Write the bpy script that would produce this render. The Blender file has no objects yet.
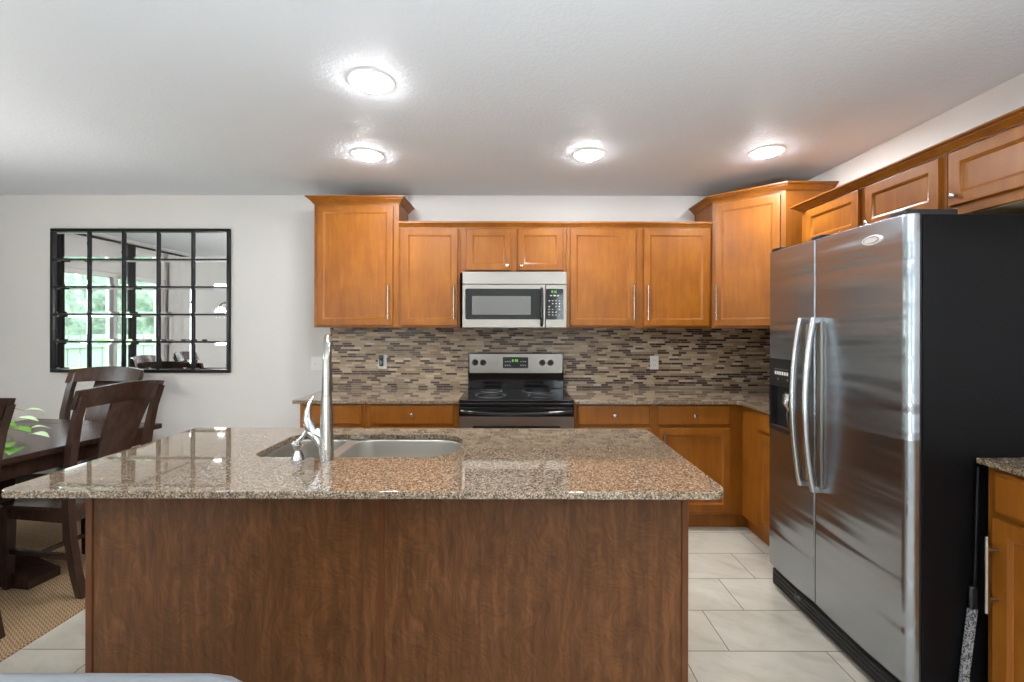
import bpy, bmesh, math, random
from mathutils import Vector, Matrix, noise
from math import sin, cos, pi, radians as R
random.seed(7)
S = bpy.context.scene
COL = S.collection

# ------------------------------------------------------------------ camera, sky, exposure
cam_d = bpy.data.cameras.new('camera'); cam = bpy.data.objects.new('camera', cam_d); COL.objects.link(cam)
cam.location = (0, -3.70, 1.407)
cam.rotation_euler = (R(90), R(-0.115), 0.001)
cam_d.sensor_width = 36; cam_d.lens = 444 / 1024 * 36
cam_d.shift_y = -13.1 / 1024; cam_d.clip_start = .05
S.camera = cam
S.view_settings.view_transform = 'Standard'; S.view_settings.look = 'None'
S.view_settings.gamma = 1; S.view_settings.use_curve_mapping = False
S.view_settings.exposure = 0.45
S.cycles.caustics_reflective = False; S.cycles.caustics_refractive = False; S.cycles.sample_clamp_indirect = 6
CAN_E = 200          # emission of the recessed lamp lenses
SKY = 2.3
W = bpy.data.worlds.new('world'); S.world = W; W.use_nodes = True
wn = W.node_tree.nodes; wn.clear()
wo = wn.new('ShaderNodeOutputWorld'); wb = wn.new('ShaderNodeBackground'); sk = wn.new('ShaderNodeTexSky')
sk.sky_type = 'HOSEK_WILKIE'; sk.turbidity = 4; sk.ground_albedo = .4
sk.sun_direction = Vector((.35, .5, .8)).normalized()
mixw = wn.new('ShaderNodeMixRGB'); mixw.inputs[0].default_value = .65; mixw.inputs[2].default_value = (.93, .96, 1.0, 1)
W.node_tree.links.new(sk.outputs[0], mixw.inputs[1]); W.node_tree.links.new(mixw.outputs[0], wb.inputs[0])
wb.inputs[1].default_value = 3.2 * SKY
W.node_tree.links.new(wb.outputs[0], wo.inputs[0])

# added fill light behind the camera, aimed up, standing in for a bounced flash
fl = bpy.data.lights.new('bounce_flash', 'AREA'); fl.shape = 'DISK'; fl.size = .8; fl.energy = 112; fl.color = (.88, .95, 1); fl.spread = R(170)
flo = bpy.data.objects.new('bounce_flash', fl); COL.objects.link(flo); flo.location = (-.2, -4.75, .60); flo.rotation_euler = (R(180), 0, 0)

# ------------------------------------------------------------------ node helpers
class NT:
    def __init__(s, name):
        s.m = bpy.data.materials.new(name); s.m.use_nodes = True
        s.t = s.m.node_tree; s.n = s.t.nodes; s.b = s.n['Principled BSDF']
    def new(s, ty, **k):
        n = s.n.new(ty)
        for a, v in k.items(): setattr(n, a, v)
        return n
    def set(s, sock, v):
        if isinstance(v, bpy.types.NodeSocket): s.t.links.new(v, sock)
        elif v is not None:
            if isinstance(v, (tuple, list)) and len(v) == 3 and sock.type == 'RGBA': v = tuple(v) + (1,)
            sock.default_value = v
    def P(s, **k):
        for a, v in k.items(): s.set(s.b.inputs[a.replace('_', ' ')], v)
    def math(s, op, a, b=None, c=None):
        n = s.new('ShaderNodeMath', operation=op); s.set(n.inputs[0], a)
        if b is not None: s.set(n.inputs[1], b)
        if c is not None: s.set(n.inputs[2], c)
        return n.outputs[0]
    def obj(s): return s.new('ShaderNodeTexCoord').outputs['Object']
    def pos(s): return s.new('ShaderNodeNewGeometry').outputs['Position']
    def mapped(s, v, scale=(1, 1, 1), rot=(0, 0, 0), loc=(0, 0, 0)):
        n = s.new('ShaderNodeMapping'); s.set(n.inputs[0], v)
        n.inputs['Scale'].default_value = scale; n.inputs['Rotation'].default_value = rot; s.set(n.inputs['Location'], loc)
        return n.outputs[0]
    def noise(s, v, scale=5, detail=3, rough=.5, dist=0):
        n = s.new('ShaderNodeTexNoise'); s.set(n.inputs['Vector'], v)
        n.inputs['Scale'].default_value = scale; n.inputs['Detail'].default_value = detail
        n.inputs['Roughness'].default_value = rough; n.inputs['Distortion'].default_value = dist
        return n.outputs['Fac']
    def vor(s, v, scale=5, out='Color', feature='F1'):
        n = s.new('ShaderNodeTexVoronoi', feature=feature); s.set(n.inputs['Vector'], v); n.inputs['Scale'].default_value = scale
        return n.outputs[out]
    def ramp(s, f, stops, interp='LINEAR'):
        n = s.new('ShaderNodeValToRGB'); s.set(n.inputs[0], f); cr = n.color_ramp; cr.interpolation = interp
        while len(cr.elements) < len(stops): cr.elements.new(.5)
        for e, (p, c) in zip(cr.elements, stops): e.position = p; e.color = tuple(c) + (1,)
        return n.outputs[0]
    def mix(s, f, a, b, blend='MIX'):
        n = s.new('ShaderNodeMixRGB', blend_type=blend); s.set(n.inputs[0], f); s.set(n.inputs[1], a); s.set(n.inputs[2], b)
        return n.outputs[0]
    def bump(s, h, strength=.2, dist=.01):
        n = s.new('ShaderNodeBump'); n.inputs['Strength'].default_value = strength; n.inputs['Distance'].default_value = dist
        s.set(n.inputs['Height'], h); s.set(s.b.inputs['Normal'], n.outputs[0])
    def xyz(s, v):
        n = s.new('ShaderNodeSeparateXYZ'); s.set(n.inputs[0], v); return n.outputs
    def comb(s, x, y, z):
        n = s.new('ShaderNodeCombineXYZ'); s.set(n.inputs[0], x); s.set(n.inputs[1], y); s.set(n.inputs[2], z); return n.outputs[0]
    def rnd(s): return s.new('ShaderNodeObjectInfo').outputs['Random']

def plain(name, col, rough=.5, metal=0, **k):
    t = NT(name); t.P(Base_Color=col, Roughness=rough, Metallic=metal, **k); return t.m
def emis(name, col, st):
    t = NT(name); t.P(Base_Color=(0, 0, 0), Emission_Color=col, Emission_Strength=st); return t.m

def wood(name, dark, mid, light, rough=.3, gs=1.0, coat=.04, amt=1.0):
    t = NT(name)
    off = t.math('MULTIPLY', t.rnd(), 37.0)
    v = t.mapped(t.obj(), (1, 1, .12), (0, 0, 0), t.comb(off, off, off))
    g = t.noise(v, 28 * gs, 5, .6, .6)
    b = t.noise(t.mapped(t.obj(), (1, 1, .8), (0, 0, 0), t.comb(off, 0.0, off)), 4.5, 3, .55)
    f = t.math('ADD', t.math('MULTIPLY', g, .45 * amt), t.math('MULTIPLY', b, .55))
    t.P(Base_Color=t.ramp(f, [(.32, dark), (.5, mid), (.68, light)]), Roughness=rough, Coat_Weight=coat, Coat_Roughness=.18, Specular_IOR_Level=.32)
    t.bump(g, .03, .002)
    return t.m

M = {}
M['maple'] = wood('maple_cabinet_wood', (.200, .060, .0065), (.265, .086, .0085), (.335, .122, .013), .38)
M['dark_wood'] = wood('espresso_wood', (.030, .015, .011), (.048, .025, .018), (.075, .041, .030), .24, 1.2)
M['natural_ply'] = plain('pale_ply', (.62, .47, .30), .6)

def island_wood():
    t = NT('figured_island_veneer')
    p = t.obj(); x = t.xyz(p)
    w = t.mapped(p, (1, 1, .10)); g = t.noise(w, 40, 5, .6, .5)
    w2 = t.mapped(p, (1, 1, .22)); wav = t.noise(w2, 16, 3, .55, 2.2)
    # curly figure: short slanted ripples
    tilt = t.math('ADD', x[2], t.math('MULTIPLY', t.noise(p, 3.5, 2, .5), .9))
    cur = t.noise(t.comb(t.math('MULTIPLY', x[0], 9.0), 0.0, t.math('MULTIPLY', t.math('ADD', tilt, t.math('MULTIPLY', x[0], 1.3)), 15.0)), 3.0, 3, .6, .8)
    f = t.math('ADD', t.math('ADD', t.math('MULTIPLY', g, .32), t.math('MULTIPLY', wav, .38)), t.math('MULTIPLY', cur, .30))
    t.P(Base_Color=t.ramp(f, [(.36, (.074, .027, .009)), (.5, (.128, .049, .015)), (.64, (.205, .085, .029))]), Roughness=.42, Specular_IOR_Level=.35)
    return t.m
M['island'] = island_wood()
M['island_trim'] = wood('island_trim_wood', (.11, .036, .012), (.14, .048, .016), (.17, .062, .022), .35)

def granite():
    t = NT('speckled_granite'); p = t.pos()
    d = t.mix(.35, p, t.new('ShaderNodeTexNoise').outputs['Color'])
    a = t.noise(p, 140, 4, .75, .2); b = t.noise(p, 60, 3, .7, .3); c = t.vor(p, 280)
    cx = t.new('ShaderNodeRGBToBW'); t.set(cx.inputs[0], c)
    f = t.math('ADD', t.math('ADD', t.math('MULTIPLY', a, .50), t.math('MULTIPLY', b, .26)), t.math('MULTIPLY', cx.outputs[0], .24))
    col = t.ramp(f, [(.37, (.022, .017, .013)), (.43, (.085, .056, .036)), (.50, (.215, .152, .098)), (.57, (.34, .26, .18)), (.65, (.52, .43, .33))])
    t.P(Base_Color=col, Roughness=.05, Specular_IOR_Level=.6, Coat_Weight=.6, Coat_Roughness=.02)
    return t.m
M['granite'] = granite()

def mosaic():
    t = NT('linear_mosaic_tile'); x = t.xyz(t.pos())
    h = .0178
    u = t.math('ADD', x[0], x[1]); zz = t.math('DIVIDE', x[2], h)
    row = t.math('FLOOR', zz); fz = t.math('FRACT', zz)
    vec = t.comb(t.math('MULTIPLY', u, 13.0), t.math('MULTIPLY', row, 7.31), 0.0)
    wv = t.math('ADD', t.math('MULTIPLY', u, 13.0), t.math('MULTIPLY', row, 57.3))
    vo = t.new('ShaderNodeTexVoronoi', voronoi_dimensions='1D', feature='F1'); t.set(vo.inputs['W'], wv); vo.inputs['Scale'].default_value = 1.0
    ve = t.new('ShaderNodeTexVoronoi', voronoi_dimensions='1D', feature='DISTANCE_TO_EDGE'); t.set(ve.inputs['W'], wv); ve.inputs['Scale'].default_value = 1.0
    sx = t.new('ShaderNodeSeparateColor'); t.set(sx.inputs[0], vo.outputs['Color'])
    col = t.ramp(sx.outputs[0], [(0, (.055, .030, .022)), (.20, (.10, .062, .045)), (.30, (.34, .24, .15)), (.50, (.43, .33, .22)), (.68, (.52, .41, .28)), (.86, (.25, .19, .14)), (.94, (.62, .53, .40))], 'CONSTANT')
    gz = t.math('MAXIMUM', t.math('LESS_THAN', fz, .07), t.math('GREATER_THAN', fz, .93))
    gr = t.math('MAXIMUM', gz, t.math('LESS_THAN', ve.outputs['Distance'], .016))
    t.P(Base_Color=t.mix(gr, col, (.42, .35, .27)), Roughness=t.math('ADD', t.math('MULTIPLY', gr, .3), t.math('ADD', .2, t.math('MULTIPLY', sx.outputs[1], .3))), Specular_IOR_Level=.35)
    t.bump(t.math('SUBTRACT', 1.0, gr), .25, .002)
    return t.m
M['mosaic'] = mosaic()

def floor_tile():
    t = NT('cream_floor_tile'); x = t.xyz(t.pos())
    ky = t.math('DIVIDE', t.math('SUBTRACT', -.922, x[1]), .2805); k = t.math('FLOOR', ky); fy = t.math('FRACT', ky)
    ux = t.math('DIVIDE', t.math('ADD', t.math('SUBTRACT', x[0], 1.369), t.math('MULTIPLY', k, .21)), .63)
    i = t.math('FLOOR', ux); fx = t.math('FRACT', ux)
    ex = t.math('MULTIPLY', t.math('MINIMUM', fx, t.math('SUBTRACT', 1.0, fx)), .63)
    ey = t.math('MULTIPLY', t.math('MINIMUM', fy, t.math('SUBTRACT', 1.0, fy)), .2805)
    gr = t.math('LESS_THAN', t.math('MINIMUM', ex, ey), .0024)
    wn_ = t.new('ShaderNodeTexWhiteNoise', noise_dimensions='2D'); t.set(wn_.inputs['Vector'], t.comb(i, k, 0.0))
    r = wn_.outputs['Value']
    p2 = t.mapped(t.pos(), (1, 1, 1), (0, 0, .5), t.comb(t.math('MULTIPLY', r, 31.0), t.math('MULTIPLY', r, 17.0), 0.0))
    cl = t.noise(t.mapped(p2, (1, 2.2, 1)), 3.2, 5, .6, 1.2)
    col = t.ramp(cl, [(.26, (.45, .41, .325)), (.48, (.56, .525, .44)), (.68, (.63, .60, .52))])
    col = t.mix(t.math('MULTIPLY', r, .25), col, (.50, .46, .38))
    t.P(Base_Color=t.mix(gr, col, (.20, .175, .14)), Roughness=t.math('ADD', .30, t.math('MULTIPLY', gr, .4)))
    t.bump(t.math('SUBTRACT', 1.0, gr), .3, .002)
    return t.m
M['floor'] = floor_tile()

def paint(name, col, bs=60, st=.1, rough=.7, d=.004):
    t = NT(name); t.P(Base_Color=col, Roughness=rough); t.bump(t.noise(t.pos(), bs, 3, .6), st, d); return t.m
M['wall'] = paint('greige_wall_paint', (.73, .715, .69), 120, .06)
def ceil():
    t = NT('knockdown_ceiling'); p = t.pos()
    n = t.noise(p, 55, 3, .55, .3); r = t.ramp(n, [(.42, (0, 0, 0)), (.58, (1, 1, 1))])
    t.P(Base_Color=(.735, .775, .82), Roughness=.6); t.bump(r, .17, .004); return t.m
M['ceiling'] = ceil()
M['white_trim'] = plain('white_trim', (.8, .8, .79), .4)
M['black_metal'] = plain('black_metal', (.012, .012, .013), .35, .6)
M['black_gloss'] = plain('black_gloss', (.008, .008, .009), .08)
M['black_side'] = plain('black_textured_side', (.006, .006, .007), .30, 0, Specular_IOR_Level=.14)
M['black_plastic'] = plain('black_plastic', (.015, .015, .016), .3)
M['chrome'] = plain('chrome', (.60, .60, .61), .14, 1)
M['nickel'] = plain('brushed_nickel', (.45, .43, .40), .24, 1)
def steel(name, col, rough, axis=(1, 1, 60), wav=0.0, rs=.08, aniso=0, arot=0):
    t = NT(name); p = t.obj()
    br = t.noise(t.mapped(p, axis), 30, 2, .6)
    t.P(Base_Color=col, Metallic=1, Roughness=t.math('ADD', rough, t.math('MULTIPLY', br, rs)))
    if aniso:
        tg = t.new('ShaderNodeTangent', direction_type='RADIAL', axis='Z'); t.set(t.b.inputs['Tangent'], tg.outputs[0])
        t.P(Anisotropic=aniso, Anisotropic_Rotation=arot)
    if wav:
        w = t.noise(t.mapped(p, (1, .35, 4.2)), 1.6, 2, .5, .3)
        t.bump(w, wav, .05)
    return t.m
M['badge'] = plain('badge_silver', (.78, .78, .78), .35, .3)
M['steel'] = steel('brushed_stainless', (.30, .277, .248), .32, (1, 1, 50))
M['fridge_steel'] = steel('refrigerator_stainless', (.40, .43, .475), .22, (1, 60, 1), .30, .05, .75, 0.0)
M['handle_steel'] = plain('handle_steel', (.50, .50, .50), .24, 1)
M['sink_steel'] = steel('sink_stainless', (.62, .60, .56), .28, (1, 40, 1))
M['glass_dark'] = plain('dark_oven_glass', (.012, .013, .013), .06)
M['mw_window'] = plain('microwave_mesh_window', (.13, .13, .125), .25)
M['mirror'] = plain('mirror_glass', (.94, .94, .94), .015, 1)
M['plate'] = plain('white_plastic', (.82, .82, .80), .35)
M['slot'] = plain('dark_slot', (.05, .05, .05), .6)
M['green_led'] = emis('green_digits', (.25, .8, .15), 1.0)
M['grey_key'] = plain('printed_keys', (.45, .45, .45), .5)
M['lens'] = emis('lamp_lens', (.985, .99, 1.0), CAN_E)
M['fabric_white'] = plain('white_curtain', (.75, .75, .73), .8)
M['fabric_dark'] = plain('charcoal_curtain', (.05, .048, .05), .85)
M['leather'] = plain('grey_leather', (.20, .215, .23), .28)
M['leaf'] = plain('leaf_green', (.13, .30, .05), .45)
M['leaf_pale'] = plain('pale_leaf', (.50, .66, .42), .45)
M['stem'] = plain('stem', (.14, .20, .06), .6)
M['ceramic'] = plain('white_ceramic', (.78, .80, .78), .12)
M['soil'] = plain('soil', (.05, .035, .025), .9)
gl = NT('clear_glass'); gl.P(Base_Color=(.95, 1, .98), Roughness=0.0, Transmission_Weight=1.0, IOR=1.01, Alpha=1.0); M['glass'] = gl.m
def jute():
    t = NT('woven_jute'); p = t.pos(); x = t.xyz(p)
    zig = t.math('MULTIPLY', t.math('PINGPONG', x[0], .012), 1.0)
    st = t.math('FRACT', t.math('DIVIDE', t.math('ADD', x[1], zig), .014))
    hh = t.math('SUBTRACT', 1.0, t.math('ABSOLUTE', t.math('SUBTRACT', t.math('MULTIPLY', st, 2.0), 1.0)))
    n = t.noise(p, 70, 3, .6); f = t.math('ADD', t.math('MULTIPLY', hh, .6), t.math('MULTIPLY', n, .4))
    t.P(Base_Color=t.ramp(f, [(.15, (.10, .058, .03)), (.45, (.33, .205, .105)), (.8, (.54, .38, .22))]), Roughness=.9)
    t.bump(f, .6, .008); return t.m
M['jute'] = jute()
def leafy(name, c1, c2):
    t = NT(name); t.P(Base_Color=t.ramp(t.noise(t.pos(), 7, 4, .7), [(.35, c1), (.65, c2)]), Roughness=.8); return t.m
M['hedge'] = leafy('hedge_leaves', (.11, .17, .12), (.27, .36, .27))
M['lawn'] = leafy('lawn_grass', (.18, .30, .10), (.32, .42, .18))
M['fence'] = plain('pale_green_fence', (.28, .35, .31), .7)
M['speckle'] = NT('speckled_grey_cloth').m
_t = M['speckle']; _n = NT('speckled_mop_cloth'); _n.P(Base_Color=_n.ramp(_n.noise(_n.pos(), 160, 2, .7), [(.4, (.03, .03, .035)), (.55, (.35, .36, .37)), (.7, (.42, .42, .41))]), Roughness=.9); M['speckle'] = _n.m
bpy.data.materials.remove(_t)

# ------------------------------------------------------------------ mesh helpers
ORG = {}
class MB:
    def __init__(s): s.bm = bmesh.new()
    def _add(s, tb):
        me = bpy.data.meshes.new('tmp'); tb.to_mesh(me); tb.free(); s.bm.from_mesh(me); bpy.data.meshes.remove(me)
    def box(s, x0, x1, y0, y1, z0, z1, bev=0, seg=2, rot=None):
        tb = bmesh.new(); bmesh.ops.create_cube(tb, size=1)
        for v in tb.verts:
            v.co = Vector(((x0 + x1) / 2 + v.co.x * abs(x1 - x0), (y0 + y1) / 2 + v.co.y * abs(y1 - y0), (z0 + z1) / 2 + v.co.z * abs(z1 - z0)))
        if bev: bmesh.ops.bevel(tb, geom=list(tb.edges), offset=bev, segments=seg, affect='EDGES', profile=.5)
        if rot: bmesh.ops.transform(tb, matrix=rot, verts=tb.verts)
        s._add(tb); return s
    def quadloft(s, loops, cap0=True, cap1=True):
        rs = [[s.bm.verts.new(p) for p in L] for L in loops]; n = len(rs[0])
        for a, b in zip(rs, rs[1:]):
            for i in range(n):
                j = (i + 1) % n; s.bm.faces.new((a[i], a[j], b[j], b[i]))
        if cap0: s.bm.faces.new(list(reversed(rs[0])))
        if cap1: s.bm.faces.new(rs[-1])
        return s
    def tube(s, pts, rad, seg=12, flat=1.0, up=None):
        pts = [Vector(p) for p in pts]; n = len(pts)
        if not isinstance(rad, (list, tuple)): rad = [rad] * n
        loops = []; prev = None
        for i, p in enumerate(pts):
            d = (pts[min(i + 1, n - 1)] - pts[max(i - 1, 0)]).normalized()
            if prev is None:
                u = Vector(up) if up else (Vector((0, 0, 1)) if abs(d.z) < .9 else Vector((0, 1, 0)))
            else: u = prev
            a = (u - d * u.dot(d)).normalized(); b = d.cross(a); prev = a
            loops.append([p + (a * cos(2 * pi * k / seg) + b * sin(2 * pi * k / seg) * flat) * rad[i] for k in range(seg)])
        return s.quadloft(loops)
    def cyl(s, p0, p1, r0, r1=None, seg=20): return s.tube([p0, p1], [r0, r0 if r1 is None else r1], seg)
    def lathe(s, c, prof, seg=28, axis='z'):
        loops = []
        for r, h in prof:
            L = []
            for k in range(seg):
                a = 2 * pi * k / seg; e, f = r * cos(a), r * sin(a)
                if axis == 'z': q = (e, f, h)
                elif axis == 'y': q = (f, h, e)
                else: q = (h, e, f)
                L.append((c[0] + q[0], c[1] + q[1], c[2] + q[2]))
            loops.append(L)
        return s.quadloft(loops)
    def prism(s, poly, z0, z1, bev=0):
        tb = bmesh.new(); a = [tb.verts.new((x, y, z0)) for x, y in poly]; f = tb.faces.new(a)
        e = bmesh.ops.extrude_face_region(tb, geom=[f]); vs = [v for v in e['geom'] if isinstance(v, bmesh.types.BMVert)]
        bmesh.ops.translate(tb, vec=(0, 0, z1 - z0), verts=vs); bmesh.ops.recalc_face_normals(tb, faces=tb.faces)
        if bev:
            ed = [e for e in tb.edges if abs(e.verts[0].co.z - e.verts[1].co.z) < 1e-6]
            bmesh.ops.bevel(tb, geom=ed, offset=bev, segments=2, affect='EDGES', profile=.5)
        s._add(tb); return s
    def plate(s, outline, thick, o, U, V, N, bev=0):
        """polygon given in (u, v), extruded along N by thick from origin o"""
        tb = bmesh.new(); vs = [tb.verts.new((u, v, 0)) for u, v in outline]; f = tb.faces.new(vs)
        e = bmesh.ops.extrude_face_region(tb, geom=[f]); nv = [v for v in e['geom'] if isinstance(v, bmesh.types.BMVert)]
        bmesh.ops.translate(tb, vec=(0, 0, thick), verts=nv); bmesh.ops.recalc_face_normals(tb, faces=tb.faces)
        if bev: bmesh.ops.bevel(tb, geom=list(tb.edges), offset=bev, segments=2, affect='EDGES', profile=.5)
        o, U, V, N = map(Vector, (o, U, V, N))
        for v in tb.verts: c = v.co.copy(); v.co = o + U * c.x + V * c.y + N * c.z
        s._add(tb); return s
    def door(s, o, U, N, w, h, fr=.050, th=.020):
        """recessed-panel door: o = lower corner on the face frame, U along the width, N outwards"""
        o, U, N, Z = Vector(o), Vector(U), Vector(N), Vector((0, 0, 1))
        def ring(i, d): return [o + U * i + Z * i + N * d, o + U * (w - i) + Z * i + N * d, o + U * (w - i) + Z * (h - i) + N * d, o + U * i + Z * (h - i) + N * d]
        s.quadloft([ring(0, 0), ring(0, th - .004), ring(.002, th - .001), ring(.006, th), ring(fr - .005, th), ring(fr - .002, th - .0015), ring(fr + .001, th - .005), ring(fr + .006, th - .0065), ring(fr + .009, th - .010)])
        return s
    def drawer(s, o, U, N, w, h, th=.020):
        o, U, N, Z = Vector(o), Vector(U), Vector(N), Vector((0, 0, 1))
        def ring(i, d): return [o + U * i + Z * i + N * d, o + U * (w - i) + Z * i + N * d, o + U * (w - i) + Z * (h - i) + N * d, o + U * i + Z * (h - i) + N * d]
        s.quadloft([ring(0, 0), ring(0, th - .010), ring(.004, th - .005), ring(.012, th - .003), ring(.013, th), ring(.03, th)])
        return s
    def crown(s, path, z0, prof):
        """path = xy points, outward side on the right-hand of travel; mitred"""
        P = [Vector((x, y, 0)) for x, y in path]; n = len(P); loops = []
        for i in range(n):
            ds = []
            if i > 0: ds.append((P[i] - P[i - 1]).normalized())
            if i < n - 1: ds.append((P[i + 1] - P[i]).normalized())
            ns = [Vector((d.y, -d.x, 0)) for d in ds]
            m = sum(ns, Vector()); m.normalize(); k = 1 / m.dot(ns[0])
            loops.append([P[i] + m * (k * a) + Vector((0, 0, z0 + b)) for a, b in prof])
        return s.quadloft(loops)
    def build(s, name, mat, parent=None, smooth=True, angle=40, local=False):
        bm = s.bm; bmesh.ops.recalc_face_normals(bm, faces=bm.faces)
        xs = [v.co for v in bm.verts]
        lo = Vector((min(c.x for c in xs), min(c.y for c in xs), min(c.z for c in xs))); hi = Vector((max(c.x for c in xs), max(c.y for c in xs), max(c.z for c in xs)))
        org = Vector(((lo.x + hi.x) / 2, (lo.y + hi.y) / 2, lo.z))
        for v in bm.verts: v.co -= org
        if smooth:
            for f in bm.faces: f.smooth = True
            for e in bm.edges:
                if len(e.link_faces) != 2 or e.calc_face_angle(0) > R(angle): e.smooth = False
        me = bpy.data.meshes.new(name); bm.to_mesh(me); bm.free()
        o = bpy.data.objects.new(name, me); COL.objects.link(o); me.materials.append(mat)
        if smooth: wn_m = o.modifiers.new('normals', 'WEIGHTED_NORMAL'); wn_m.keep_sharp = True; wn_m.weight = 80
        ORG[o] = org; base = ORG[parent] if parent else Vector((0, 0, 0))
        o.location = org - base
        if parent: o.parent = parent
        return o

def empty(name, loc):
    o = bpy.data.objects.new(name, None); o.empty_display_size = .1; COL.objects.link(o); o.location = loc; ORG[o] = Vector(loc); return o
def tag(o, label, cat, group=None, kind=None):
    if label: o['label'] = label
    if cat: o['category'] = cat
    if group: o['group'] = group
    if kind: o['kind'] = kind
    return o
def struct(o): o['kind'] = 'structure'; return o
def copy_tree(o, parent=None):
    c = o.copy(); COL.objects.link(c)
    if parent: c.parent = parent
    for ch in list(o.children): copy_tree(ch, c)
    return c
def rrect(x0, x1, y0, y1, r, seg=8):
    if not isinstance(r, (list, tuple)): r = [r] * 4
    out = []
    for (cx, cy, a0), q in zip(((x1, y1, 0), (x0, y1, 90), (x0, y0, 180), (x1, y0, 270)), r):
        sx = -1 if cx == x1 else 1; sy = -1 if cy == y1 else 1
        for k in range(seg + 1):
            a = R(a0 + 90 * k / seg); out.append((cx + sx * q + q * cos(a), cy + sy * q + q * sin(a)))
    return out
def cut(o, mb, name='cutter'):
    """subtract the solid in mb (world coordinates) from object o, at build time"""
    bm = mb.bm; bmesh.ops.recalc_face_normals(bm, faces=bm.faces)
    for v in bm.verts: v.co -= ORG[o]
    me = bpy.data.meshes.new(name); bm.to_mesh(me); bm.free(); c = bpy.data.objects.new(name, me); COL.objects.link(c)
    o.modifiers.clear(); par = o.parent; loc = o.location.copy(); o.parent = None; o.location = (0, 0, 0)
    md = o.modifiers.new('cut', 'BOOLEAN'); md.object = c; md.operation = 'DIFFERENCE'; md.solver = 'EXACT'
    bpy.context.view_layer.update(); dg = bpy.context.evaluated_depsgraph_get()
    nm = bpy.data.meshes.new_from_object(o.evaluated_get(dg)); o.modifiers.clear(); old = o.data; o.data = nm; nm.name = old.name; w_ = o.modifiers.new('normals', 'WEIGHTED_NORMAL'); w_.keep_sharp = True; w_.weight = 80
    bpy.data.objects.remove(c); bpy.data.meshes.remove(me); bpy.data.meshes.remove(old)
    o.parent = par; o.location = loc
def bar_pull(mb_parent, p0, p1, N, r=.0058, off=.034, mat='nickel', name='handle'):
    """bar pull: bar end points on the door face, N outwards"""
    p0, p1, N = Vector(p0), Vector(p1), Vector(N); d = (p1 - p0).normalized(); L = (p1 - p0).length
    m = MB(); m.cyl(p0 + N * off, p1 + N * off, r, seg=12)
    for q in (.18, .82): m.cyl(p0 + d * L * q, p0 + d * L * q + N * off, r * .8, seg=10)
    return m.build(name, M[mat], mb_parent)
def decal(o, mb, mat):
    """print a pattern onto part o: its faces join the part's own mesh under a second material"""
    b = bmesh.new(); b.from_mesh(o.data); k = len(o.data.materials); o.data.materials.append(mat)
    bmesh.ops.recalc_face_normals(mb.bm, faces=mb.bm.faces)
    for v in mb.bm.verts: v.co -= ORG[o]
    for f in mb.bm.faces: f.material_index = k
    me = bpy.data.meshes.new('tmp'); mb.bm.to_mesh(me); mb.bm.free(); b.from_mesh(me); bpy.data.meshes.remove(me); b.to_mesh(o.data); b.free()
def knob(parent, p, N, r=.013):
    p, N = Vector(p), Vector(N); m = MB()
    m.tube([p, p + N * .012, p + N * .014, p + N * .022, p + N * .026], [r * .45, r * .4, r * .8, r, r * .6], 16)
    return m.build('knob', M['nickel'], parent)

# ------------------------------------------------------------------ room shell
ZC = 2.51; XR = 2.20; XL = -4.85; YR = -7.6
struct(MB().box(XL - .15, XR + .15, YR - .15, .15, -.1, 0).build('floor', M['floor']))
struct(MB().box(XL - .15, XR + .15, YR - .15, .15, ZC, ZC + .12).build('ceiling', M['ceiling']))
struct(MB().box(XL - .15, XR + .15, 0, .15, 0, ZC).build('wall_back', M['wall']))
struct(MB().box(XR, XR + .15, YR, 0, 0, ZC).build('wall_right', M['wall']))
m = MB()
D0, D1, DH = -1.02, -2.52, 2.06
W0, W1 = -4.3, -6.6
m.box(XL - .15, XL, D0, 0, 0, ZC).box(XL - .15, XL, D1, D0, DH, ZC).box(XL - .15, XL, W0, D1, 0, ZC)
m.box(XL - .15, XL, W1, W0, 0, .5).box(XL - .15, XL, W1, W0, 2.2, ZC).box(XL - .15, XL, YR, W1, 0, ZC)
struct(m.build('wall_left', M['wall']))
m = MB(); RW = [(-4.4, -2.3), (1.0, 1.9)]
m.box(XL - .15, XR + .15, YR - .15, YR, 0, .35).box(XL - .15, XR + .15, YR - .15, YR, 2.25, ZC)
for a, b in ((XL - .15, -4.4), (-2.3, 1.0), (1.9, XR + .15)): m.box(a, b, YR - .15, YR, .35, 2.25)
struct(m.build('wall_rear', M['wall']))
struct(MB().box(XL, -1.478, -.014, 0, 0, .10, .003).build('baseboard_back', M['white_trim']))
struct(MB().box(XL, XL + .014, D0, -.014, 0, .10, .003).build('baseboard_left', M['white_trim']))
# glazed sliding door on the left, living-area window, rear windows added for fill
def glazed(name, axis, c, a0, a1, z0, z1, n):
    root = empty(name, (c, (a0 + a1) / 2, z0) if axis == 'x' else ((a0 + a1) / 2, c, z0)); struct(root)
    f = MB(); w = .05
    def bx(p, q, zz0, zz1, d=.05, mb=f):
        if axis == 'x': mb.box(c - d, c + d, p, q, zz0, zz1)
        else: mb.box(p, q, c - d, c + d, zz0, zz1)
    bx(a0, a1, z0, z0 + w); bx(a0, a1, z1 - w, z1); st = (a1 - a0) / n
    for i in range(n + 1):
        p = a0 + st * i; lo = p if i == 0 else p - w / 2; hi = p if i == n else p + w / 2
        if i == 0: hi = p + w
        if i == n: lo = p - w
        bx(lo, hi, z0 + w, z1 - w)
    fr = f.build('frame', M['white_trim'], root); struct(fr)
    g = MB(); bx(a0 + w, a1 - w, z0 + w, z1 - w, .003, g); struct(g.build('glass', M['glass'], root))
glazed('door_1', 'x', XL - .075, D1, D0, 0, DH, 2)
glazed('window_1', 'x', XL - .075, W1, W0, .5, 2.2, 3)
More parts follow.
